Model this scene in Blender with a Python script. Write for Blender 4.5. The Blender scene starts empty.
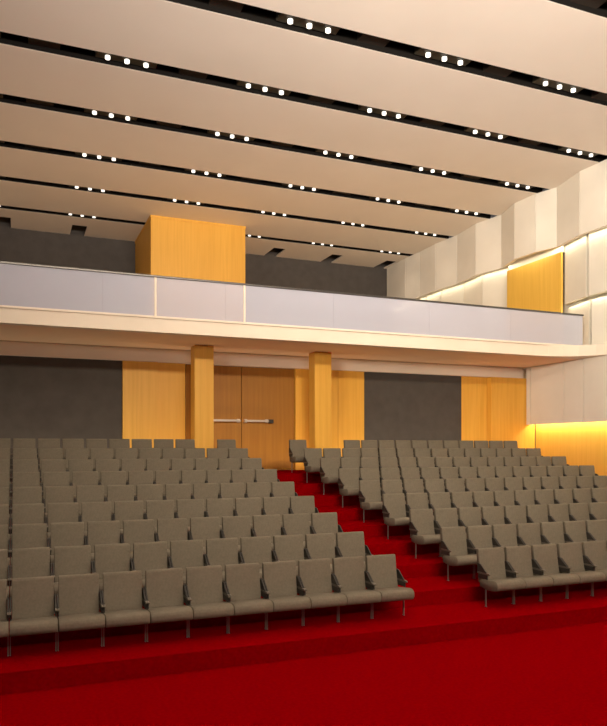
import bpy, bmesh, math, random
from mathutils import Vector, Matrix
random.seed(7)
S = bpy.context.scene
COL = S.collection
H = 2.76          # eye height over the front floor; heights below given from the eye use Zc()
def Zc(z): return z + H

# ---------------------------------------------------------------- materials
def new_mat(name):
    m = bpy.data.materials.new(name); m.use_nodes = True
    nt = m.node_tree; b = nt.nodes['Principled BSDF']
    return m, nt, b
def plain(name, col, rough=0.6, metal=0.0, spec=0.5):
    m, nt, b = new_mat(name)
    b.inputs['Base Color'].default_value = (*col, 1); b.inputs['Roughness'].default_value = rough
    b.inputs['Metallic'].default_value = metal; b.inputs['Specular IOR Level'].default_value = spec
    return m
def noisy(name, c1, c2, scale, rough=0.8, bump=0.0, stretch=(1,1,1), spec=0.3, detail=4):
    m, nt, b = new_mat(name)
    tc = nt.nodes.new('ShaderNodeTexCoord'); mp = nt.nodes.new('ShaderNodeMapping')
    mp.inputs['Scale'].default_value = stretch
    n = nt.nodes.new('ShaderNodeTexNoise'); n.inputs['Scale'].default_value = scale; n.inputs['Detail'].default_value = detail
    r = nt.nodes.new('ShaderNodeValToRGB')
    r.color_ramp.elements[0].position = .3; r.color_ramp.elements[1].position = .7
    r.color_ramp.elements[0].color = (*c1, 1); r.color_ramp.elements[1].color = (*c2, 1)
    L = nt.links.new
    L(tc.outputs['Object'], mp.inputs['Vector']); L(mp.outputs['Vector'], n.inputs['Vector'])
    L(n.outputs['Fac'], r.inputs['Fac']); L(r.outputs['Color'], b.inputs['Base Color'])
    if bump:
        bp = nt.nodes.new('ShaderNodeBump'); bp.inputs['Strength'].default_value = bump; bp.inputs['Distance'].default_value = .01
        L(n.outputs['Fac'], bp.inputs['Height']); L(bp.outputs['Normal'], b.inputs['Normal'])
    b.inputs['Roughness'].default_value = rough; b.inputs['Specular IOR Level'].default_value = spec
    return m
def wood(name, c1, c2, c3, rough=0.45, axis='X', board=0.62):
    """vertical veneer boards: fine vertical grain plus a slight tone change per board"""
    m, nt, b = new_mat(name); L = nt.links.new
    tc = nt.nodes.new('ShaderNodeTexCoord'); mp = nt.nodes.new('ShaderNodeMapping')
    mp.inputs['Scale'].default_value = (9, 9, .35)
    n = nt.nodes.new('ShaderNodeTexNoise'); n.inputs['Scale'].default_value = 1.6; n.inputs['Detail'].default_value = 6
    r = nt.nodes.new('ShaderNodeValToRGB')
    r.color_ramp.elements[0].position = .3; r.color_ramp.elements[1].position = .72
    r.color_ramp.elements[0].color = (*c1, 1); r.color_ramp.elements[1].color = (*c2, 1)
    sep = nt.nodes.new('ShaderNodeSeparateXYZ')
    dv = nt.nodes.new('ShaderNodeMath'); dv.operation = 'DIVIDE'; dv.inputs[1].default_value = board
    fl = nt.nodes.new('ShaderNodeMath'); fl.operation = 'FLOOR'
    wn = nt.nodes.new('ShaderNodeTexWhiteNoise'); wn.noise_dimensions = '1D'
    mx = nt.nodes.new('ShaderNodeMix'); mx.data_type = 'RGBA'; mx.inputs[7].default_value = (*c3, 1)
    mm = nt.nodes.new('ShaderNodeMath'); mm.operation = 'MULTIPLY'; mm.inputs[1].default_value = .35
    L(tc.outputs['Object'], mp.inputs['Vector']); L(mp.outputs['Vector'], n.inputs['Vector'])
    L(n.outputs['Fac'], r.inputs['Fac'])
    L(tc.outputs['Object'], sep.inputs['Vector']); L(sep.outputs[axis], dv.inputs[0]); L(dv.outputs[0], fl.inputs[0])
    L(fl.outputs[0], wn.inputs['W']); L(wn.outputs['Value'], mm.inputs[0]); L(mm.outputs[0], mx.inputs[0])
    L(r.outputs['Color'], mx.inputs[6]); L(mx.outputs[2], b.inputs['Base Color'])
    b.inputs['Roughness'].default_value = rough; b.inputs['Specular IOR Level'].default_value = .35
    return m
def emit(name, col, strength):
    m, nt, b = new_mat(name)
    b.inputs['Base Color'].default_value = (*col, 1)
    b.inputs['Emission Color'].default_value = (*col, 1); b.inputs['Emission Strength'].default_value = strength
    return m

M = {}
M['carpet']  = noisy('red_carpet', (.175, .0, .001), (.225, .0, .0018), 26, .95, .25, spec=.0)
M['ceil']    = noisy('ceiling_plaster', (.79, .73, .65), (.83, .77, .69), .5, .85, spec=.15)
M['panel']   = noisy('greige_acoustic_panel', (.79, .74, .65), (.84, .79, .70), 1.2, .8, spec=.15)
M['fascia']  = noisy('cream_plaster', (.82, .72, .60), (.86, .76, .64), 1.0, .7, spec=.2)
M['soffit']  = noisy('soffit_plaster', (.90, .68, .47), (.92, .71, .50), .8, .8, spec=.15)
M['dark']    = noisy('charcoal_fabric_panel', (.078, .068, .062), (.092, .082, .074), 3, .9, spec=.12)
M['black']   = plain('black_recess', (.006, .005, .004), .8, spec=.1)
M['filler']  = plain('dark_brown_filler', (.03, .023, .018), .7, spec=.2)
M['plate']   = plain('olive_lamp_plate', (.040, .035, .024), .5, spec=.3)
M['seatfab'] = noisy('grey_brown_upholstery', (.142, .120, .090), (.168, .142, .107), 34, .85, .12, spec=.12)
M['shell']   = plain('dark_grey_side', (.035, .030, .026), .55, spec=.3)
M['arm']     = plain('grey_armrest', (.13, .11, .085), .5, spec=.3)
M['metal']   = plain('brushed_leg_metal', (.26, .22, .20), .4, .6)
M['rail']    = plain('dark_grey_rail', (.10, .095, .09), .35, .7)
M['wood']    = wood('orange_wood_veneer', (.74, .385, .05), (.84, .46, .075), (.66, .32, .038))
M['woody']   = wood('orange_wood_veneer_side', (.78, .46, .075), (.86, .53, .10), (.70, .40, .06), axis='Y')
M['doorw']   = wood('brown_wood_door', (.32, .135, .014), (.40, .175, .02), (.29, .115, .012), board=5)
M['bar']     = plain('satin_steel_bar', (.55, .47, .40), .4, .5)
M['lamp']    = emit('white_lamp_lens', (1, .95, .84), 1.5)

# frosted safety glass; lavender base colour stands in for cool reflected stage light
m, nt, b = new_mat('frosted_glass_cool_reflection'); L = nt.links.new
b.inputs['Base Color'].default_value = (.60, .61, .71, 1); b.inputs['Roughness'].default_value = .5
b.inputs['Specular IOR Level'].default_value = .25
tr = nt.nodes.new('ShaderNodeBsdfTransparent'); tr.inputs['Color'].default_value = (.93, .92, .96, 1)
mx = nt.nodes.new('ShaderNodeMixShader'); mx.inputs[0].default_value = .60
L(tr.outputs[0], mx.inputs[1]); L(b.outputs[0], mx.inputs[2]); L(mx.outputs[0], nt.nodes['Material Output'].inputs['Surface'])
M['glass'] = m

# ---------------------------------------------------------------- mesh helpers
def bm_box(bm, lo, hi, rot=None, piv=None):
    vs = []
    for x in (lo[0], hi[0]):
        for y in (lo[1], hi[1]):
            for z in (lo[2], hi[2]):
                v = Vector((x, y, z))
                if rot is not None: v = rot @ (v - piv) + piv
                vs.append(bm.verts.new(v))
    for f in ((0,1,3,2), (4,6,7,5), (0,4,5,1), (2,3,7,6), (0,2,6,4), (1,5,7,3)):
        bm.faces.new([vs[i] for i in f])
def bm_prism(bm, pts, z0, z1):
    """pts: plan outline, counter-clockwise; extruded z0..z1"""
    a = [bm.verts.new((x, y, z0)) for x, y in pts]; c = [bm.verts.new((x, y, z1)) for x, y in pts]
    n = len(pts)
    bm.faces.new(a[::-1]); bm.faces.new(c)
    for i in range(n):
        j = (i + 1) % n; bm.faces.new((a[i], a[j], c[j], c[i]))
def bm_profile_x(bm, prof, x0, x1):
    """prof: (y,z) outline extruded along x"""
    a = [bm.verts.new((x0, y, z)) for y, z in prof]; c = [bm.verts.new((x1, y, z)) for y, z in prof]
    n = len(prof); bm.faces.new(a); bm.faces.new(c[::-1])
    for i in range(n):
        j = (i + 1) % n; bm.faces.new((a[i], c[i], c[j], a[j]))
def bm_cyl(bm, c, r, h, seg=16, axis='Z', r2=None):
    q = Matrix.Identity(3)
    if axis == 'X': q = Matrix.Rotation(math.pi/2, 3, 'Y')
    if axis == 'Y': q = Matrix.Rotation(math.pi/2, 3, 'X')
    r2 = r if r2 is None else r2
    A = [bm.verts.new(Vector(c) + q @ Vector((r*math.cos(t), r*math.sin(t), -h/2))) for t in [2*math.pi*i/seg for i in range(seg)]]
    B = [bm.verts.new(Vector(c) + q @ Vector((r2*math.cos(t), r2*math.sin(t), h/2))) for t in [2*math.pi*i/seg for i in range(seg)]]
    bm.faces.new(A[::-1]); bm.faces.new(B)
    for i in range(seg):
        j = (i+1) % seg; bm.faces.new((A[i], A[j], B[j], B[i]))
def finish(bm, bevel=0, seg=2, smooth=False):
    bmesh.ops.recalc_face_normals(bm, faces=bm.faces)
    if bevel:
        bmesh.ops.bevel(bm, geom=bm.edges[:], offset=bevel, segments=seg, profile=.5, affect='EDGES')
    if smooth:
        for f in bm.faces: f.smooth = True
def obj(name, bm, mat, parent=None, loc=None):
    me = bpy.data.meshes.new(name); bm.to_mesh(me); bm.free(); me.materials.append(mat)
    o = bpy.data.objects.new(name, me); COL.objects.link(o)
    if parent is not None: o.parent = parent
    if loc is not None: o.location = loc
    return o
def box(name, lo, hi, mat, parent=None, bevel=0, seg=2):
    bm = bmesh.new(); bm_box(bm, lo, hi); finish(bm, bevel, seg); return obj(name, bm, mat, parent)
def tag(o, label=None, cat=None, group=None, kind=None):
    if label: o['label'] = label
    if cat: o['category'] = cat
    if group: o['group'] = group
    if kind: o['kind'] = kind
    return o
def empty(name, loc=(0,0,0)):
    o = bpy.data.objects.new(name, None); o.location = loc; o.empty_display_size = .1; COL.objects.link(o); return o
def struct(o, label):
    o['kind'] = 'structure'; o['label'] = label; return o

# ---------------------------------------------------------------- dimensions
XL, XW = -7.0, 16.3          # left end of what is built, plane of the right wall
NROW = 9
LEG = [9.26 + 1.06*i for i in range(NROW)]                       # depth of each row's front legs
TZ = [.24 + .232*i for i in range(NROW)]                          # height of each tier
RIS = [8.6] + [LEG[i] - .58 for i in range(1, NROW)]             # depth of each riser
YB = 19.9                    # rear wall under the balcony
YBAL = 17.0                  # balcony front
YR = 29.6                    # rear wall of the balcony
ZS, ZF, ZRAIL = Zc(2.77), Zc(3.12), Zc(4.11)
ZCEIL = Zc(8.5)

# ---------------------------------------------------------------- floor and tiers
fl = box('floor', (XL, -6, -.2), (XW+.6, RIS[0], 0), M['carpet'])
struct(fl, 'flat red carpet floor in front of the seating')
for i in range(NROW):
    y1 = RIS[i+1] if i < NROW-1 else YB
    bm = bmesh.new(); bm_box(bm, (XL, RIS[i]+.001, -.2), (XW+.6, y1, TZ[i])); finish(bm)
    obj('seating_tier', bm, M['carpet'], fl)

# ---------------------------------------------------------------- ceiling with slots
SLOT_Y = [4.75, 7.45, 10.2, 12.97, 15.71, 18.46, 21.28, 24.05, 26.95]
SW = .53
YSLOT = [(y, y + w_) for y, w_ in zip(SLOT_Y, (.5, .5, .5, .48, .47, .47, .43, .38, .34))]
YNOTCH = 28.3
bm = bmesh.new()
y = -6
for a, c in YSLOT:
    bm_box(bm, (XL, y, ZCEIL), (XW+.6, a, ZCEIL+.05)); y = c
bm_box(bm, (XL, y, ZCEIL), (XW+.6, YNOTCH, ZCEIL+.05))
nx = [(-3.4+2.72*k, -2.85+2.72*k) for k in range(8)]
x = XL
for a, c in nx:
    if a > XW: break
    bm_box(bm, (x, YNOTCH, ZCEIL), (a, YR, ZCEIL+.05)); x = c
bm_box(bm, (x, YNOTCH, ZCEIL), (XW+.6, YR, ZCEIL+.05))
finish(bm)
ce = struct(obj('ceiling', bm, M['ceil']), 'cream slotted ceiling')
box('ceiling_plenum', (XL, -6, ZCEIL+.42), (XW+.6, YR, ZCEIL+.5), M['black'], ce)

GX = [-4.13, -.92, 2.30, 5.52, 8.73, 11.93, 15.15]
ORD = ['first','second','third','fourth','fifth','sixth','seventh','eighth','ninth','tenth','eleventh','twelfth','thirteenth','fourteenth']
fix0 = None
for si, (a, c) in enumerate(YSLOT):
    bm = bmesh.new()
    bm_box(bm, (XL, a-.10, ZCEIL+.28), (XW+.05, c+.10, ZCEIL+.40))
    bm_box(bm, (XL, a+.001, ZCEIL+.004), (XW+.05, a+.02, ZCEIL+.279)); bm_box(bm, (XL, c-.02, ZCEIL+.004), (XW+.05, c-.001, ZCEIL+.279)); finish(bm)
    t = struct(obj('trim_%d' % (si+1), bm, M['black']), 'black slot across the ceiling')
    for k in range(len(GX)-1):
        xm = (GX[k]+GX[k+1])/2 - .1
        box('filler_panel', (xm-.32, a+.022, ZCEIL+.10), (xm+.32, c-.022, ZCEIL+.26), M['filler'], t)
    ym = (a+c)/2
    for gi, gx in enumerate(GX):
        if fix0 is None:
            f = fix0 = empty('ceiling_light', (gx, ym, ZCEIL+.24))
            bm = bmesh.new(); bm_box(bm, (-.66, -.17, -.16), (.66, .17, -.002)); finish(bm, .01, 1); obj('housing', bm, M['plate'], f)
            for dx in (-.415, 0, .415):
                bm = bmesh.new(); bm_cyl(bm, (dx, 0, -.205), .056, .06, 20); finish(bm)
                lp = obj('lamp', bm, M['lamp'], f)
        else:
            f = fix0.copy(); COL.objects.link(f); f.location = (gx, ym, ZCEIL+.24)
            for ch in fix0.children:
                d = ch.copy(); COL.objects.link(d); d.parent = f
        rk = len(GX)-1-gi
        near = 'nearest rear wall' if si == 8 else '%s from rear wall' % ORD[8-si]
        tag(f, 'three-lamp spotlight %s from the right wall, in slot %s' % (ORD[rk], near),
            'ceiling light', 'three-lamp spotlights in the ceiling slots')

# ---------------------------------------------------------------- right wall: folded panels in tiers
poly = [(16.10,-5.5),(16.4,-4.2),(16.05,-2.9),(16.1,-1.3),(16.42,-.2),(16.05,1.1),(16.1,2.7),(16.42,3.8),(16.05,5.0),(16.1,6.6),(16.42,7.8),
        (16.05,9.0),(16.08,10.6),(16.42,11.8),(16.05,13.0),(16.40,14.5),(16.10,15.85),(16.03,16.93),(16.39,18.23),(16.09,18.97),(16.03,20.0),
        (16.45,21.14),(16.16,22.36),(16.38,23.85),(16.2,25.2),(16.3,26.5),(16.12,27.6),(16.5,29.55)]
poly = [(16.22 + (x-16.22)*(.8 if 15 < y < 24 else .35), y) for x, y in poly]
wr = struct(box('wall_right', (XW+.62, -6, -.2), (XW+.8, YR+.2, ZCEIL+.3), M['panel']), 'right wall clad in folded greige panels')
def facet(name, p, q, z0, z1, mat, off=0, th=.12, gap=.012):
    (x0, y0), (x1, y1) = p, q
    d = Vector((x1-x0, y1-y0)).normalized(); y0 += d.y*gap; x0 += d.x*gap; y1 -= d.y*gap; x1 -= d.x*gap
    bm = bmesh.new(); bm_prism(bm, [(x0+off, y0), (x0+off+th, y0), (x1+off+th, y1), (x1+off, y1)], z0, z1); finish(bm)
    return obj(name, bm, mat, wr)
ZU = Zc(6.55); ZM = Zc(6.75)
D0, D1 = 18.27, 20.95      # balcony side door
for p, q in zip(poly[:-1], poly[1:]):
    facet('upper_panel', p, q, ZU, ZCEIL-.005, M['panel'])
mid = [(x+.30, y) for x, y in poly]
def clip(pl, a, b):
    out = []
    for (x0,y0),(x1,y1) in zip(pl[:-1], pl[1:]):
        lo, hi = max(y0, a), min(y1, b)
        if hi - lo < .02: continue
        f = lambda y: x0 + (x1-x0)*(y-y0)/(y1-y0)
        out.append(((f(lo), lo), (f(hi), hi)))
    return out
for p, q in clip(mid, -5.5, 16.9):
    facet('middle_panel', p, q, Zc(4.70), ZM, M['panel'], off=.02, th=.1)
    facet('low_panel', (p[0]+.0, p[1]), (q[0]+.0, q[1]), ZS, Zc(4.58), M['panel'], off=.14, th=.1)
for p, q in clip(mid, 17.0, D0-.03):
    facet('middle_panel', p, q, Zc(4.70), ZM, M['panel'], off=.02, th=.1)
    facet('low_panel', p, q, ZF, Zc(4.58), M['panel'], off=.14, th=.1)
for p, q in clip(mid, D1+.03, 29.5):
    facet('middle_panel', p, q, ZF, ZM, M['panel'], off=.02, th=.1)
# panels under the balcony and along the stalls, above the wainscot
ys = [-5.5,-3.2,-1.4,.9,2.7,5.0,6.8,9.1,10.9,13.1,14.4,17.0,17.85,19.45,YB-.24]
for y0, y1 in zip(ys[:-1], ys[1:]):
    bm = bmesh.new(); bm_box(bm, (XW, y0+.015, Zc(.80)), (XW+.14, y1-.015, ZS-.01)); finish(bm); obj('stalls_panel', bm, M['panel'], wr)
box('wainscot', (XW+.42, -5.5, 0), (XW+.54, YB-.23, Zc(1.2)), M['woody'], wr)

# ---------------------------------------------------------------- rear wall under the balcony
wb = struct(box('wall_back', (XL, YB+.25, 0), (XW+.6, YB+.45, ZS-.01), M['fascia']), 'rear wall under the balcony')
box('header', (XL, YB-.10, Zc(2.40)), (XW, YB+.24, ZS-.012), M['fascia'], wb)
ztop = Zc(2.395)
def wpan(name, x0, x1, mat, y=YB, z0=TZ[-1]): return box(name, (x0+.006, y, z0+.001), (x1-.006, YB+.24, ztop), mat, wb)
wpan('charcoal_panel', -7.0, 2.74, M['dark'])
wpan('wood_panel', 2.74, 3.72, M['wood'], YB-.06); wpan('wood_panel', 3.72, 4.50, M['wood'], YB)
wpan('wood_panel', 7.86, 8.32, M['wood'], YB); wpan('wood_panel', 8.32, 9.25, M['wood'], YB-.06); wpan('wood_panel', 9.25, 10.16, M['wood'], YB-.06)
wpan('charcoal_panel', 10.16, 13.82, M['dark'])
wpan('wood_panel', 13.82, 14.85, M['wood'], YB); wpan('wood_panel', 14.85, XW+.40, M['wood'], YB-.22)
d = struct(empty('door_1', (6.19, YB+.1, TZ[-1])), 'brown wooden double door with steel push bars')
for s, (x0, x1) in ((-1, (-1.66, -.008)), (1, (.008, 1.66))):
    lf = box('door_leaf', (x0, 0, .005), (x1, .06, ztop-TZ[-1]-.004), M['doorw'], d, .004, 1)
    xa, xb = (x0+.38, x1-.06) if s < 0 else (x0+.06, x1-.85)
    bm = bmesh.new(); zb = Zc(.80)-TZ[-1]
    bm_box(bm, (xa, -.12, zb-.03), (xb, -.08, zb+.03)); bm_box(bm, (xa, -.08, zb-.05), (xa+.08, 0, zb+.05)); bm_box(bm, (xb-.08, -.08, zb-.05), (xb, 0, zb+.05))
    finish(bm); obj('push_bar', bm, M['bar'], lf)
    if s > 0:
        box('latch_case', (xb+.01, -.10, zb-.06), (xb+.16, -.001, zb+.05), M['shell'], lf)

# ---------------------------------------------------------------- wood-clad pillars
for xc, lab in ((4.74, 'square orange wood pillar just left of the brown double door'),
                (8.25, 'square orange wood pillar right of the brown double door')):
    p = tag(empty('pillar', (xc, 18.93, TZ[-1])), lab, 'pillar', 'wood-clad pillars under the balcony')
    bm = bmesh.new(); bm_box(bm, (-.265, -.225, .001), (.265, .225, ZS-TZ[-1]-.002)); finish(bm, .012, 1); obj('cladding', bm, M['wood'], p)
    bm = bmesh.new(); bm_box(bm, (-.28, -.24, .001), (.28, .24, .09)); finish(bm, .004, 1); obj('base', bm, M['doorw'], p)

# ---------------------------------------------------------------- balcony
ba = tag(empty('balcony', (4.65, YBAL, ZS)), 'long cream balcony with frosted glass front spanning the hall', 'balcony')
def bal(name, bm, mat): 
    o = obj(name, bm, mat, ba); o.matrix_parent_inverse = Matrix.Translation((-4.65, -YBAL, -ZS)); return o
crv = [(14.3, YBAL), (14.9, YBAL-.03), (15.35, YBAL-.14), (15.75, YBAL-.36), (16.1, YBAL-.70), (16.36, YBAL-1.1)]
bm = bmesh.new(); bm_prism(bm, [(XL, YBAL)] + crv + [(16.36, YBAL+.25), (XL, YBAL+.25)], ZS, ZF-.02); finish(bm); bal('fascia', bm, M['fascia'])
bm = bmesh.new(); bm_prism(bm, [(XL, YBAL-.03), (14.9, YBAL-.06), (16.2, YBAL-.06), (16.2, YBAL+.25), (XL, YBAL+.25)], ZF-.02, ZF+.03); finish(bm); bal('coping', bm, M['fascia'])
bm = bmesh.new(); bm_box(bm, (XL, YBAL+.25, ZS+.002), (16.36, YR, ZF-.03)); finish(bm); bal('slab', bm, M['soffit'])
for xb_ in (3.12, 5.34):  # pale streaks in the glass, built as thin upright strips
    bm = bmesh.new(); bm_box(bm, (xb_-.025, YBAL-.005, ZF+.031), (xb_+.025, YBAL+.018, ZRAIL-.031)); finish(bm); bal('glass_streak', bm, M['fascia'])
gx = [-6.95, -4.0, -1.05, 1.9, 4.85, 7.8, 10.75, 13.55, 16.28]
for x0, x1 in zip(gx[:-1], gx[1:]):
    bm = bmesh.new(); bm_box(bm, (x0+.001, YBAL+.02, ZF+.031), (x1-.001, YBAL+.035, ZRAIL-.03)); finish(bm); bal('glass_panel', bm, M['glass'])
bm = bmesh.new(); bm_box(bm, (XL, YBAL-.01, ZRAIL-.03), (16.30, YBAL+.06, ZRAIL+.02)); finish(bm, .008, 2); bal('handrail', bm, M['rail'])

# balcony rear wall, side door and projection booth
wu = struct(box('wall_rear', (XL, YR, ZF-.03), (XW+.6, YR+.2, ZCEIL+.42), M['dark']), 'charcoal wall at the back of the balcony')
box('door_head', (16.58, D0-.05, Zc(6.405)), (16.66, D1, Zc(6.8)), M['panel'], wr)
d2 = struct(empty('door_2', (16.53, (D0+D1)/2, ZF)), 'yellow wood door panel in the right wall over the balcony')
box('door_leaf', (-.02, D0-.05-(D0+D1)/2, -.02), (.06, D1-(D0+D1)/2, Zc(6.40)-ZF), M['woody'], d2)
pb = tag(empty('projection_booth', (6.40, 26.0, ZF)), 'orange wood projection booth at the back of the balcony', 'booth')
bm = bmesh.new(); bm_box(bm, (-1.80, 0, -.029), (1.80, 3.58, ZCEIL-ZF-.09)); finish(bm); obj('booth_body', bm, M['wood'], pb)
bm = bmesh.new(); bm_box(bm, (-1.82, -.02, ZCEIL-ZF-.09), (1.82, 3.58, ZCEIL-ZF-.001)); finish(bm); obj('booth_cornice', bm, M['wood'], pb)

# ---------------------------------------------------------------- chairs
def make_chair():
    r = empty('auditorium_chair')
    w = .247
    # seat cushion: side profile extruded across, rounded waterfall front
    prof = [(-.20,.285),(-.24,.30),(-.262,.34),(-.262,.385),(-.245,.42),(-.21,.442),(-.15,.446),(-.03,.432),(.08,.418),(.20,.405),(.20,.30),(.05,.27),(-.10,.272)]
    bm = bmesh.new(); bm_profile_x(bm, prof, -.270, .270); finish(bm, .008, 1, True); obj('seat', bm, M['seatfab'], r)
    prof = [(.165,.36),(.19,.33),(.265,.36),(.298,.62),(.325,.86),(.317,.885),(.290,.893),(.267,.885),(.257,.86),(.228,.66),(.20,.50)]
    bm = bmesh.new(); bm_profile_x(bm, prof, -w, w); finish(bm, .010, 2, True); obj('backrest', bm, M['seatfab'], r)
    for s in (-1, 1):
        bm = bmesh.new()
        a, b2 = sorted((s*.253, s*.270))
        bm_profile_x(bm, [(.02,.535),(.05,.555),(.18,.66),(.25,.67),(.265,.535)], a, b2)
        bm_box(bm, (a, .0, .435), (b2, .24, .505))
        finish(bm); obj('side_panel', bm, M['shell'], r)
        bm = bmesh.new()
        a, b2 = sorted((s*.2515, s*.2725))
        bm_profile_x(bm, [(-.05,.506),(.26,.506),(.27,.52),(.26,.534),(-.04,.534),(-.06,.52)], a, b2); finish(bm); obj('armrest', bm, M['arm'], r)
        bm = bmesh.new()
        a, b2 = sorted((s*.255, s*.2695))
        bm_box(bm, (a, .03, .0), (b2, .058, .275)); bm_box(bm, (a, .02, .0), (b2, .075, .008))
        finish(bm); obj('leg', bm, M['metal'], r)
    return r
proto = make_chair()
used = False
def place(x, row, label, group):
    global used
    if not used:
        o = proto; used = True
    else:
        o = proto.copy(); COL.objects.link(o)
        for ch in proto.children:
            d = ch.copy(); COL.objects.link(d); d.parent = o
    o.location = (x, LEG[row], TZ[row])
    tag(o, label, 'chair', group)
PITCH = .55
LEND = 5.44          # aisle end of the left block
REND = 6.91          # aisle end of the right block
PIL = [(4.40, 4.95), (7.90, 8.60)]
for row in range(NROW):
    rn = 'front row' if row == 0 else ('back row' if row == 8 else '%s row' % ORD[row])
    for k in range(13):
        x = LEND - PITCH*(k+.5)
        if row == 8 and any(a < x+.2 and x-.2 < b for a, b in PIL): continue
        pos = 'on the aisle' if k == 0 else '%s from the aisle' % ORD[k]
        place(x, row, 'grey-brown auditorium chair, %s, in the %s of the left block' % (pos, rn), 'auditorium chairs in the left seating block')
    for k in range(14):
        x = REND + PITCH*(k+.5)
        if row == 8 and any(a < x+.2 and x-.2 < b for a, b in PIL): continue
        pos = 'on the aisle' if k == 0 else '%s from the aisle' % ORD[k]
        place(x, row, 'grey-brown auditorium chair, %s, in the %s of the right block' % (pos, rn), 'auditorium chairs in the right seating block')

# ---------------------------------------------------------------- lights
def aim(o, tgt): o.rotation_euler = (Vector(tgt) - o.location).to_track_quat('-Z', 'Y').to_euler()
def area(name, loc, tgt, sx, sy, power, col):
    l = bpy.data.lights.new(name, 'AREA'); l.shape = 'RECTANGLE'; l.size = sx; l.size_y = sy; l.energy = power; l.color = col
    o = bpy.data.objects.new(name, l); o.location = loc; COL.objects.link(o); aim(o, tgt); return o
WARM = (1, .84, .64)
P_SPOT, P_STAGE, P_UP = 32, 370, 2450
for si, (a, c) in enumerate(YSLOT):
    for gx_ in GX:
        l = bpy.data.lights.new('spot_lamp', 'SPOT'); l.energy = P_SPOT; l.color = WARM; l.spot_size = math.radians(122); l.spot_blend = .9; l.shadow_soft_size = .07
        o = bpy.data.objects.new('spot_lamp', l); o.location = (gx_, (a+c)/2, ZCEIL-.06); COL.objects.link(o)
area('stage_fill', (4, -5.5, 10.4), (8, 20, 3.2), 12, .8, P_STAGE, (1, .86, .66)).data.spread = math.radians(60)  # unseen source high at the stage end, lights the rear wall
area('ceiling_fill', (4, -5.5, 6.5), (6, 9, 16), 12, 1.5, P_UP, (1, .89, .78)).data.spread = math.radians(75)  # added unseen fill that brightens the ceiling, no lamp known there
area('side_fill', (-6.5, -1, 6.5), (16.3, 16, 10.2), 6, 1.5, 420, (1, .90, .74)).data.spread = math.radians(52)  # added unseen fill from the open left side for the right wall
area('soffit_fill', (6, 19.45, TZ[-1]+.08), (6, 19.35, 9), 18, .08, 70, (1, .80, .55))  # added strip hidden behind the last row to lift soffit and wood
# cove strips
YEL = (1, .80, .45)
area('wainscot_cove', (XW+.28, 11.5, Zc(.90)), (XW+.20, 11.5, 0), .05, 16.5, 210, (1, .82, .5)).rotation_euler = (0, 0, 0)
def cove(name, p, q, z, off, dens):
    x, y = (p[0]+q[0])/2 + off, (p[1]+q[1])/2
    ln = math.hypot(q[0]-p[0], q[1]-p[1])
    o = area(name, (x, y, z), (x, y, 0), .05, ln*.98, dens*ln, (1, .90, .62))
    o.rotation_euler = (0, math.radians(0), math.atan2(q[1]-p[1], q[0]-p[0]) - math.pi/2)
for p, q in zip(poly[:-1], poly[1:]):
    if q[1] < 8: continue
    cove('upper_cove', p, q, ZU+.04, .21, 3.6 if q[1] < 21 else 2.6)
for p, q in clip(mid, 9, 18.1):
    cove('low_cove', p, q, Zc(4.66), .12-.03, 4)

w = bpy.data.worlds.new('World'); S.world = w; w.use_nodes = True
bg = w.node_tree.nodes['Background']; bg.inputs['Color'].default_value = (.95, .85, .80, 1); bg.inputs['Strength'].default_value = .10

# ---------------------------------------------------------------- camera
cam = bpy.data.cameras.new('Camera'); co = bpy.data.objects.new('Camera', cam); COL.objects.link(co)
F = 708.0
cam.sensor_fit = 'HORIZONTAL'; cam.sensor_width = 36; cam.lens = 36*F/607
cam.shift_y = 85/607
co.location = (0, 0, H)
co.rotation_euler = (math.pi/2, 0, -math.atan(289/F))
cam.clip_end = 200
S.camera = co
S.view_settings.view_transform = 'Standard'; S.view_settings.look = 'None'; S.view_settings.gamma = 1
S.view_settings.exposure = 0
S.cycles.use_denoising = True
